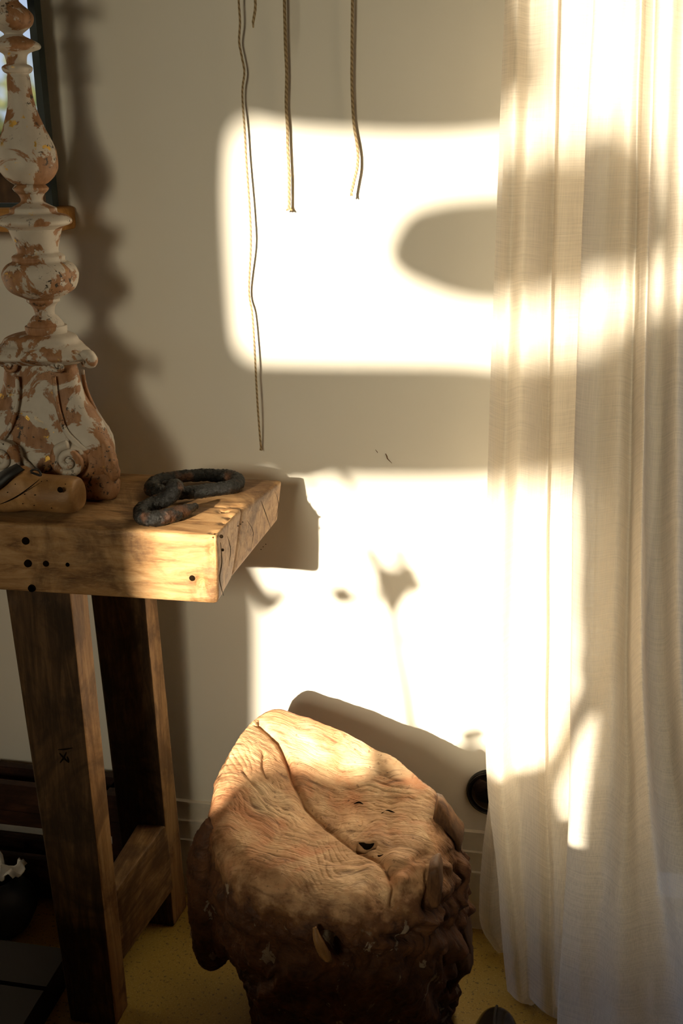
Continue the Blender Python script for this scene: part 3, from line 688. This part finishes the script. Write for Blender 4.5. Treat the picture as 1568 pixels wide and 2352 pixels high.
# ------------------------------------------------------------------ carved root stool
def build_stool():
    st = thing('carved_stool', 'squat weathered root-wood stool with a tilted, sunlit top, on the floor', 'stool', (-.27, 1.34, 0))
    rim_px = [(630, 1618, 1.51), (700, 1642, 1.51), (775, 1664, 1.505), (860, 1706, 1.49), (940, 1762, 1.46), (1000, 1835, 1.41), (1012, 1900, 1.35), (985, 1975, 1.28), (920, 2040, 1.225), (840, 2062, 1.195), (750, 2055, 1.185), (670, 2038, 1.185), (590, 2002, 1.20), (515, 1945, 1.24), (487, 1875, 1.30), (512, 1765, 1.38), (545, 1690, 1.44), (585, 1645, 1.48)]
    R = np.array([at(*p) for p in rim_px])
    Cc = np.array([-.285, 1.37])
    ang = np.arctan2(R[:, 1] - Cc[1], R[:, 0] - Cc[0]); o = np.argsort(ang); ang, R = ang[o], R[o]
    NT = 640; th = np.linspace(-PI, PI, NT, endpoint=False)
    k = len(ang); ae = np.concatenate([ang - 2 * PI, ang, ang + 2 * PI]); Re = np.concatenate([R, R, R])
    # smooth periodic interpolation
    def per(vals):
        v = np.concatenate([vals] * 3); lin = np.interp(th, ae, v)
        kern = np.exp(-.5 * (np.arange(-24, 25) / 8.0) ** 2); kern /= kern.sum()
        return np.convolve(np.concatenate([lin[-24:], lin, lin[:24]]), kern, 'valid')
    rim_r = per(np.hypot(R[:, 0] - Cc[0], R[:, 1] - Cc[1])); rim_z = per(R[:, 2])
    # base outline
    bx, by = -.268, 1.365
    zc = float(np.mean(rim_z)) - .015
    NR, NSd = 170, 300
    verts = []; top = []
    ct, stn_ = np.cos(th), np.sin(th)
    rimP = np.stack([Cc[0] + rim_r * ct, Cc[1] + rim_r * stn_, rim_z], 1)
    br = .156 + .012 * np.sin(3 * th + 1) + .010 * np.sin(5 * th)
    baseP = np.stack([bx + br * ct, by + br * .86 * stn_, np.zeros(NT)], 1)
    cp = np.array([Cc[0], Cc[1], at(745, 1865, Cc[1])[2]])
    for i in range(NR):
        s = (i / (NR - 1)); 
        P = cp * (1 - s) + rimP * s
        P[:, 2] = cp[2] + (rim_z - cp[2]) * s ** 1.6 - .004 * (1 - s) 
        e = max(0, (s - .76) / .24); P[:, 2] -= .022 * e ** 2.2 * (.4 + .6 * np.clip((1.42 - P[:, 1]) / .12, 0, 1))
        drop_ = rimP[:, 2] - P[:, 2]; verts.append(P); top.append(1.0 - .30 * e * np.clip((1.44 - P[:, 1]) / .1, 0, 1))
    for j in range(1, NSd + 1):
        t = j / NSd; q = t ** .9
        P = rimP * (1 - q) + baseP * q
        bul = .030 * math.sin(min(1, t * 1.5) * PI) * (1 - t * .5) + .006 * (1 - math.exp(-t * 60)) * (1 - t)
        P[:, 0] += bul * ct; P[:, 1] += bul * stn_
        P[:, 2] = (rim_z - drop_) * (1 - t)
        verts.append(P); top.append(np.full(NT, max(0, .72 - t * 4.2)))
    V = np.array(verts); Tn = np.array(top)
    # normals
    dU = np.roll(V, -1, 1) - np.roll(V, 1, 1); dV = np.gradient(V, axis=0); N = np.cross(dU, dV); ln = np.linalg.norm(N, axis=-1, keepdims=True); ln[ln < 1e-12] = 1; N /= ln
    if N[NR // 2, :, 2].mean() < 0: N = -N
    side = np.zeros((NR + NSd, 1)); side[NR:, 0] = np.linspace(0, 1, NSd); side[:NR, 0] = 0
    sd = np.clip(side * 8, 0, 1)
    px = proj(V)
    n1 = fbm(V, 9, 4, 11); n2 = fbm(V, 26, 5, 12); n3 = fbm(V * [1, 1, .35], 30, 4, 13)
    ridg = 1 - np.abs(fbm(V * [1, 1, .5] + (n1 * .06)[..., None], 20, 4, 14)) * 2.4
    D = (1 - sd) * (n1 * .007 + n2 * .0045) + sd * (n1 * .020 + n2 * .010 + np.clip(ridg, 0, 1) * .010 - .005)
    # the right flank is the most deeply carved
    rgt = np.clip((V[..., 0] + .16) / .08, 0, 1) * sd
    lumps = np.abs(fbm(V * [1, 1, .8] + 3, 24, 2, 21)); D += rgt * (lumps * .05 - .012)
    # wavering hair-like grooves combed over the top
    wx = V[..., 0] + .035 * fbm(V, 8, 2, 31) * 2; wy = V[..., 1] + .035 * fbm(V, 8, 2, 32) * 2
    ph = (wx * math.sin(.6) + wy * math.cos(.6)) * 420 + fbm(V, 14, 2, 33) * 9
    D += (1 - sd[...]) * (np.sin(ph) * .0001) * (fbm(V, 10, 2, 34) > -.2) * np.clip((px[..., 1] - 1700) / 120, .25, 1)
    for (gx, gy, gr, cx_, cy_, lam, amp_) in ((870, 1815, 75, 900, 2120, 13, .0016), (950, 1770, 55, 1060, 1930, 12, .0013), (610, 1850, 80, 740, 1730, 12, .0016), (560, 1740, 60, 400, 1830, 12, .0015),
                                              (760, 2010, 90, 905, 1880, 13, .0018), (975, 1905, 50, 860, 1985, 11, .0018), (640, 1960, 60, 700, 1840, 13, .0012), (840, 1880, 60, 960, 2090, 12, .0015), (700, 1910, 60, 800, 1740, 14, .0012)):
        dx_, dy_ = px[..., 0] - gx, (px[..., 1] - gy) * 1.2; wgt = np.exp(-(dx_**2 + dy_**2) / gr**2)
        rr_ = np.hypot(px[..., 0] - cx_, px[..., 1] - cy_) + 10 * n1 * 3 + fbm(V, 22, 2, 41) * 16
        br_ = np.clip(fbm(V * [1, 1, 1], 40, 2, int(gx)) * 2 + .6, 0, 1)
        D -= (1 - sd) * wgt * br_ * amp_ * np.maximum(0, np.sin(rr_ * 2 * PI / lam)) ** 2
    def near(poly):
        best = np.full(px.shape[:2], 1e9)
        for a, b in zip(poly[:-1], poly[1:]):
            a, b = np.array(a, float), np.array(b, float); ab = b - a
            t = np.clip(((px - a) @ ab) / (ab @ ab), 0, 1); best = np.minimum(best, np.linalg.norm(px - (a + t[..., None] * ab), axis=-1))
        return best
    vis = (N @ fwd_np) < .1
    d1 = near([(572, 1650), (600, 1665), (640, 1705), (662, 1750), (675, 1790), (705, 1850), (745, 1890), (790, 1925), (830, 1950), (870, 1970), (893, 2000), (908, 2040), (902, 2080)])
    D -= vis * (.0085 * np.exp(-(d1 / 6.5) ** 2) + .004 * np.exp(-(d1 / 26) ** 2))
    for poly, w_, a_ in (([(900, 2000), (930, 1990), (980, 1960)], 10, .005), ([(606, 1735), (604, 1760), (612, 1785)], 5, .005), ([(560, 1770), (580, 1800), (600, 1825)], 4, .003),
                         ([(860, 1955), (880, 1950), (900, 1945), (890, 1900), (900, 1850)], 14, .004), ([(760, 1975), (820, 1985), (870, 1980)], 8, .004), 
                         ([(980, 1985), (985, 2040), (975, 2100)], 9, .008), ([(880, 2150), (940, 2160), (970, 2130)], 9, .008)):
        D -= vis * a_ * np.exp(-(near(poly) / w_) ** 2)
    d2 = near([(824, 1938), (840, 1942), (858, 1938)]); D -= vis * .014 * np.exp(-(d2 / 5.5) ** 4)
    d3 = near([(745, 2165), (770, 2195), (790, 2210)]); D -= vis * .022 * np.exp(-(d3 / 20) ** 4)
    for x_, y_, r_, a_ in ((905, 1975, 22, .010), (920, 2020, 20, .010), (985, 1990, 16, .010), (940, 1985, 14, .009), (1000, 2050, 18, .014), (985, 2110, 22, .014), (1005, 2165, 20, .014), (950, 2180, 26, .012), (1010, 2270, 20, .012), (960, 2310, 30, .012), (1020, 1990, 14, .010), (850, 1990, 24, .007), (820, 2060, 26, .006), (905, 2250, 30, .010), (640, 2010, 20, .004), (985, 2230, 18, .010)):
        D += vis * a_ * np.exp(-((np.hypot(px[..., 0] - x_, px[..., 1] - y_) / r_) ** 2))
    V = V + N * D[..., None]
    V[..., 2] = np.maximum(V[..., 2], 0.0)
    nrow = NR + NSd
    Fc = gridfaces(nrow, NT, cv=True)[NT:] if False else gridfaces(nrow, NT, cv=True)
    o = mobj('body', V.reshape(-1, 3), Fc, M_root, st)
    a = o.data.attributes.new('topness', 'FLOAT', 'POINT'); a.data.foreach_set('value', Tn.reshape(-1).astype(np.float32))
    flat = V.reshape(-1, 3)
    pf = proj(flat); fr_ok = (flat[:, 2] > .3)
    def hit(x_, y_):
        d_ = np.hypot(pf[:, 0] - x_, pf[:, 1] - y_) + 1e3 * (~fr_ok); return flat[int(np.argmin(d_))]
    ns_ = tube('split', [hit(822, 1936), hit(832, 1942), hit(842, 1944), hit(852, 1942), hit(860, 1937)], [.0006, .0035, .0045, .0035, .0006], M_hole, st, n=30, seg=10, rough=.3)
    for q_ in ([(875, 1868), (890, 1862), (906, 1866)], [(812, 1846), (824, 1843), (834, 1847)], [(858, 1962), (870, 1966), (880, 1962)]):
        tube('split', [hit(*a) for a in q_], [.0004, .0014, .0004], M_hole, st, n=16, seg=8)
    # hanging lobe on the left
    P = [at(488, 1890, 1.31), at(470, 1960, 1.31), at(472, 2060, 1.315), at(484, 2140, 1.32), at(487, 2185, 1.325), at(480, 2212, 1.33)]
    lb = tube('lobe', P, [.012, .024, .028, .030, .028, .014], M_root, st, n=90, seg=60, rough=.16, seed=5)
    P = [at(520, 2020, 1.29), at(524, 2100, 1.29), at(520, 2170, 1.295), at(516, 2195, 1.30)]
    tube('lobe', P, [.020, .024, .020, .008], M_root, st, n=60, seg=40, rough=.22, seed=8)
    # bark slabs on the right
    def slab(pts, y0, th_, seed):
        n_ = len(pts); Fr = crom(np.array([at(px_, py_, y0) for px_, py_ in pts] + [at(pts[0][0], pts[0][1], y0)]), n_ * 5)[:-1]
        cen = Fr.mean(0); rings = []
        for dy, sc_ in ((0, .55), (-.0, .80), (.004, .97), (.02, 1.0), (th_ - .006, .98), (th_, .85)):
            q = cen + (Fr - cen) * sc_; q = q + [0, dy, 0]; rings.append(q)
        W = np.array(rings); W = W + (fbm(W, 30, 4, seed) * .010)[..., None] * np.array([.6, 1, .5])
        m_ = len(Fr)
        return mobj('bark_slab', W.reshape(-1, 3), gridfaces(6, m_, cv=True) + [tuple(range(m_)), tuple(5 * m_ + q for q in range(m_))], M_rootbark, st)
    slab([(1000, 1850), (1030, 1880), (1055, 1930), (1058, 1955), (1040, 1975), (1010, 1960), (990, 1900)], 1.37, .05, 1)
    slab([(1005, 1940), (1035, 1960), (1050, 2010), (1048, 2035), (1028, 2045), (1005, 2010)], 1.34, .05, 2)
    slab([(1030, 2080), (1052, 2075), (1066, 2120), (1082, 2205), (1076, 2225), (1045, 2215), (1030, 2150)], 1.35, .06, 3)
    slab([(1022, 2110), (1045, 2130), (1060, 2190), (1084, 2232), (1060, 2252), (1030, 2290), (1015, 2200)], 1.33, .06, 4)
    slab([(985, 2000), (1005, 1995), (1015, 2040), (1008, 2085), (990, 2090), (980, 2050)], 1.255, .04, 5)
    # pale splinter in the front hollow
    tube('splinter', [at(722, 2130, 1.16), at(732, 2165, 1.155), at(748, 2195, 1.155), at(760, 2208, 1.16)], [.003, .007, .007, .002], M_last, st, n=30, seg=10, rough=.3)
    return st
fwd_np = np.array([_X[2], _Y[2], _Z[2]])
build_stool()

# ------------------------------------------------------------------ round black fitting on the wall
c0 = at(1128, 1817, WY); rr = 57 * depth(c0) / F
V = []; NS = 48
for q, h in ((1, 0), (1, .006), (.97, .009), (.88, .0095), (.85, .008), (.82, .010), (.6, .017), (.3, .021), (.02, .022)):
    V += [(c0[0] + rr * q * math.cos(a), WY - h, c0[2] + rr * q * math.sin(a)) for a in np.linspace(0, 2 * PI, NS, endpoint=False)]
rf_ = thing('wall_fitting', 'round glossy black fitting on the wall, half hidden by the curtain', 'wall fitting', (c0[0], WY, c0[2]))
mobj('cover', V, gridfaces(9, NS, cv=True) + [tuple(8 * NS + k for k in range(NS))], M_gloss, rf_)
tube('rim', [(c0[0] + rr * .92 * math.cos(a), WY - .010, c0[2] + rr * .92 * math.sin(a)) for a in np.linspace(0, 2 * PI, 33)], .002, M_gloss, rf_, n=90, seg=8)

# ------------------------------------------------------------------ glossy black shoe toe by the curtain
sh = thing('shoe', 'glossy black shoe by the curtain hem, toe towards the wall', 'shoe', (-.03, 1.30, 0))
V = []; NS = 32
tip = at(1142, 2296, 1.40); tip[2] = 0
secs = [(0.0, .004, .016), (.006, .017, .034), (.018, .027, .045), (.035, .034, .050), (.06, .040, .055), (.09, .043, .062), (.13, .042, .075), (.17, .038, .080), (.2, .034, .07)]
yt = atz(1142, 2300, .04)[1] + .0
xt = atz(1142, 2330, .05)[0]
S = crom(np.array(secs), 44)
for d_, wd, h in S:
    for k in range(NS):
        a = PI * k / (NS - 1); V.append((xt + wd * math.cos(a), yt - d_, .012 + (h - .012) * max(0, math.sin(a)) ** .8))
V = np.array(V)
mobj('upper', V, gridfaces(len(S), NS) + [tuple(range(NS)), tuple((len(S) - 1) * NS + k for k in range(NS))], M_gloss, sh)
V = []
for z in (0, .012):
    for d_, wd, h in S:
        for s in (-1, 1): V.append((xt + s * (wd + .002), yt - d_ + .001, z))
n_ = len(S); Fc = []
for L_ in (0, 1):
    for i in range(n_ - 1): o_ = L_ * n_ * 2 + i * 2; Fc.append((o_, o_ + 1, o_ + 3, o_ + 2))
for i in range(n_ - 1):
    for s in (0, 1): a_ = i * 2 + s; Fc.append((a_, a_ + 2, a_ + 2 + n_ * 2, a_ + n_ * 2))
Fc.append((0, 1, 1 + n_ * 2, n_ * 2)); e_ = (n_ - 1) * 2; Fc.append((e_, e_ + 1, e_ + 1 + n_ * 2, e_ + n_ * 2))
mobj('sole', V, Fc, M_leather, sh, smooth=False)
tube('seam', [(xt - .002, yt - .016, .0455), (xt - .004, yt - .035, .052), (xt - .004, yt - .06, .057), (xt - .003, yt - .09, .064)], .0022, M_leather, sh, n=20, seg=8)

# ------------------------------------------------------------------ things under the table
cr = thing('crate', 'dark wooden crate standing under the table behind the front leg', 'crate', (-1.0, 1.57, 0))
ra, rb = at(30, 1803, 1.545), at(30, 1862, 1.545)
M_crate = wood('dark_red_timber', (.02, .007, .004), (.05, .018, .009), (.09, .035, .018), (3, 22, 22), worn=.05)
x1_ = -.715
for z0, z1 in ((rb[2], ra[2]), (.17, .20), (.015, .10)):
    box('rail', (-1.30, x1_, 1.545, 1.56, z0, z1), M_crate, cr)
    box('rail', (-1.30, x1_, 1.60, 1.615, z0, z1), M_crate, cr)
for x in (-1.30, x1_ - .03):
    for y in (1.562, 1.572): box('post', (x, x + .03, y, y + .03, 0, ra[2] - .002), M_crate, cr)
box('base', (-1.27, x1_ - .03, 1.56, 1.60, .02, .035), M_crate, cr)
bx_ = thing('dark_filler_box', 'low dark slab added on the floor to blacken the corner under the table', 'box', (-1.1, 1.2, 0))
M_nearblack = plain('near_black_wood', (.012, .006, .003), .8)  # near-black so the added slab makes the floor corner read as deep shade
box('body', (-1.45, -.755, 1.0, 1.385, .0, .045), M_nearblack, bx_)
for k in range(4): box('slat', (-1.45, -.755, 1.0 + k * .097, 1.0 + k * .097 + .088, .045, .058), M_nearblack, bx_)
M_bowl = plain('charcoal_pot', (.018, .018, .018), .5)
def pot(px, py, y, r, label):
    c0 = at(px, py, y); V = []; NS = 32
    for q, h in ((.02, 0), (.55, 0), (.8, .25), (1, .7), (.97, 1.1), (.7, 1.5), (.5, 1.6), (.52, 1.75), (.44, 1.75), (.42, 1.6)):
        V += [(c0[0] + r * q * math.cos(a), y + r * q * math.sin(a), h * r) for a in np.linspace(0, 2 * PI, NS, endpoint=False)]
    V = np.array(V); V[:, 2] += 0
    o = mobj('pot', V, gridfaces(10, NS, cv=True) + [tuple(range(NS))], M_bowl, None); tag(o, label, 'pot'); return o
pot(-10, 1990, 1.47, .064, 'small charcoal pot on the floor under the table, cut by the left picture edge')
sc_ = at(4, 1964, 1.47)
V = []; Fc = gridfaces(12, 9)
for i in range(12):
    for j in range(9):
        u_, v_ = i / 11 - .5, j / 8 - .5
        p = np.array([sc_[0] + u_ * .075, 1.47 + v_ * .05, .115 + .016 * math.cos(u_ * 9) * math.cos(v_ * 7)])
        V.append(p + .012 * np.array([fbm(p, 40, 2, 1), fbm(p, 40, 2, 2), fbm(p, 55, 2, 3)]))
V = np.array(V); V[:, 2] += .064 * 1.75 + .0005 - V[:, 2].min()
pp = mobj('paper_scrap', V, Fc, plain('white_paper', (.75, .74, .7), .8), None)
sd_ = pp.modifiers.new('thickness', 'SOLIDIFY'); sd_.thickness = .0012
tag(pp, 'crumpled white paper scrap in the dark under the table, left picture edge', 'paper')

# ------------------------------------------------------------------ curtains
def sheet(name, cols, rows_py, parent, nu=420, nv=260, seed=0, zmin=.003, wr=.0025):
    """cols: list of (px at each row, depth at each row); the cloth is lofted through them"""
    G = np.zeros((len(cols), len(rows_py), 3))
    for i, (pxs, ys) in enumerate(cols):
        for j, py in enumerate(rows_py): G[i, j] = at(pxs[j], py, ys[j] if np.ndim(ys) else ys)
    A = crom(G, nu); B = crom(A.transpose(1, 0, 2), nv).transpose(1, 0, 2)
    n = fbm(B * [1, 1, .22], 34, 4, seed); n2 = fbm(B * [1, 1, .6], 16, 4, seed + 2)
    lowf = np.clip((1.0 - B[..., 2]) / 1.0, 0, 1)
    B[..., 1] += n * wr + n2 * wr * 2.2 * lowf; B[..., 0] += n2 * wr * .8
    lowz = B[..., 2] < zmin; B[..., 2] = np.maximum(B[..., 2], zmin + .002 * (1 + n2))
    return mobj(name, B.reshape(-1, 3), gridfaces(nu, nv), M_linen, parent)
ct_ = thing('curtain', 'long sheer cream linen curtain falling to the floor beside the wall', 'curtain', (.2, 1.47, 0))
R8 = [-520, -90, 400, 1000, 1500, 1800, 2000, 2150, 2300, 2440]
def Y(a, b): return list(np.interp([-520, -90, 400, 1000, 1500, 1800, 2000, 2150, 2300, 2440], [-520, 1500, 2440], [a, a, b]))
cols = [
 ([1183, 1163, 1144, 1121, 1112, 1118, 1142, 1152, 1168, 1190], Y(1.500, 1.47)),
 ([1215, 1190, 1176, 1158, 1142, 1150, 1172, 1184, 1196, 1210], Y(1.462, 1.45)),
 ([1245, 1222, 1208, 1192, 1182, 1188, 1198, 1208, 1216, 1228], Y(1.495, 1.46)),
 ([1285, 1262, 1248, 1236, 1226, 1232, 1236, 1238, 1240, 1248], Y(1.470, 1.44)),
 ([1303, 1283, 1271, 1258, 1252, 1252, 1262, 1264, 1268, 1272], Y(1.455, 1.43)),
 ([1311, 1291, 1278, 1265, 1259, 1259, 1267, 1269, 1274, 1278], Y(1.475, 1.45)),
 ([1350, 1328, 1308, 1292, 1284, 1286, 1292, 1290, 1300, 1310], Y(1.485, 1.44)),
 ([1400, 1385, 1362, 1340, 1330, 1330, 1330, 1326, 1330, 1340], Y(1.505, 1.44)),
 ([1396, 1378, 1354, 1332, 1322, 1318, 1322, 1318, 1316, 1320], Y(1.475, 1.38)),
 ([1388, 1369, 1344, 1320, 1312, 1308, 1300, 1290, 1280, 1278], Y(1.425, 1.34)),
 ([1430, 1412, 1392, 1370, 1356, 1350, 1340, 1330, 1318, 1310], Y(1.405, 1.33)),
 ([1475, 1455, 1440, 1422, 1410, 1400, 1385, 1375, 1366, 1360], Y(1.420, 1.32)),
 ([1492, 1474, 1462, 1450, 1438, 1440, 1430, 1425, 1420, 1420], Y(1.395, 1.30)),
 ([1502, 1484, 1472, 1462, 1452, 1462, 1470, 1480, 1490, 1500], Y(1.430, 1.31)),
 ([1525, 1506, 1492, 1480, 1474, 1490, 1510, 1530, 1550, 1570], Y(1.455, 1.31)),
 ([1534, 1514, 1500, 1487, 1486, 1505, 1535, 1565, 1600, 1640], Y(1.400, 1.29)),
 ([1560, 1545, 1530, 1518, 1522, 1545, 1580, 1620, 1680, 1740], Y(1.390, 1.28)),
 ([1600, 1580, 1562, 1556, 1560, 1585, 1640, 1700, 1760, 1830], Y(1.430, 1.29)),
 ([1660, 1640, 1620, 1612, 1620, 1650, 1710, 1780, 1850, 1930], Y(1.395, 1.28)),
 ([1780, 1760, 1740, 1730, 1740, 1770, 1830, 1900, 1980, 2060], Y(1.430, 1.30)),
 ([1900, 1880, 1860, 1850, 1860, 1890, 1950, 2020, 2100, 2180], Y(1.400, 1.30))]
fp = sheet('front_panel', cols, R8, ct_, seed=3)
R8b = [-520, -90, 400, 1000, 1500, 1800, 1950, 2060, 2130, 2190]
colsb = [
 ([1190, 1172, 1154, 1132, 1122, 1124, 1108, 1100, 1104, 1140], 1.568),
 ([1215, 1200, 1180, 1160, 1145, 1146, 1136, 1126, 1126, 1152], 1.548),
 ([1260, 1240, 1225, 1200, 1185, 1185, 1180, 1172, 1170, 1176], 1.572),
 ([1320, 1300, 1280, 1260, 1240, 1240, 1235, 1230, 1230, 1230], 1.552),
 ([1400, 1380, 1350, 1330, 1310, 1310, 1310, 1310, 1310, 1310], 1.572)]
sheet('back_panel', colsb, R8b, ct_, nu=160, nv=200, seed=9)
rod = tube('curtain_rod', [(-.12, 1.47, 2.40), (.5, 1.47, 2.40), (1.2, 1.47, 2.40), (1.7, 1.47, 2.40)], .012, M_iron, None, n=12, seg=16)
tag(rod, 'dark curtain rod above the picture that carries the linen curtain', 'curtain rod')
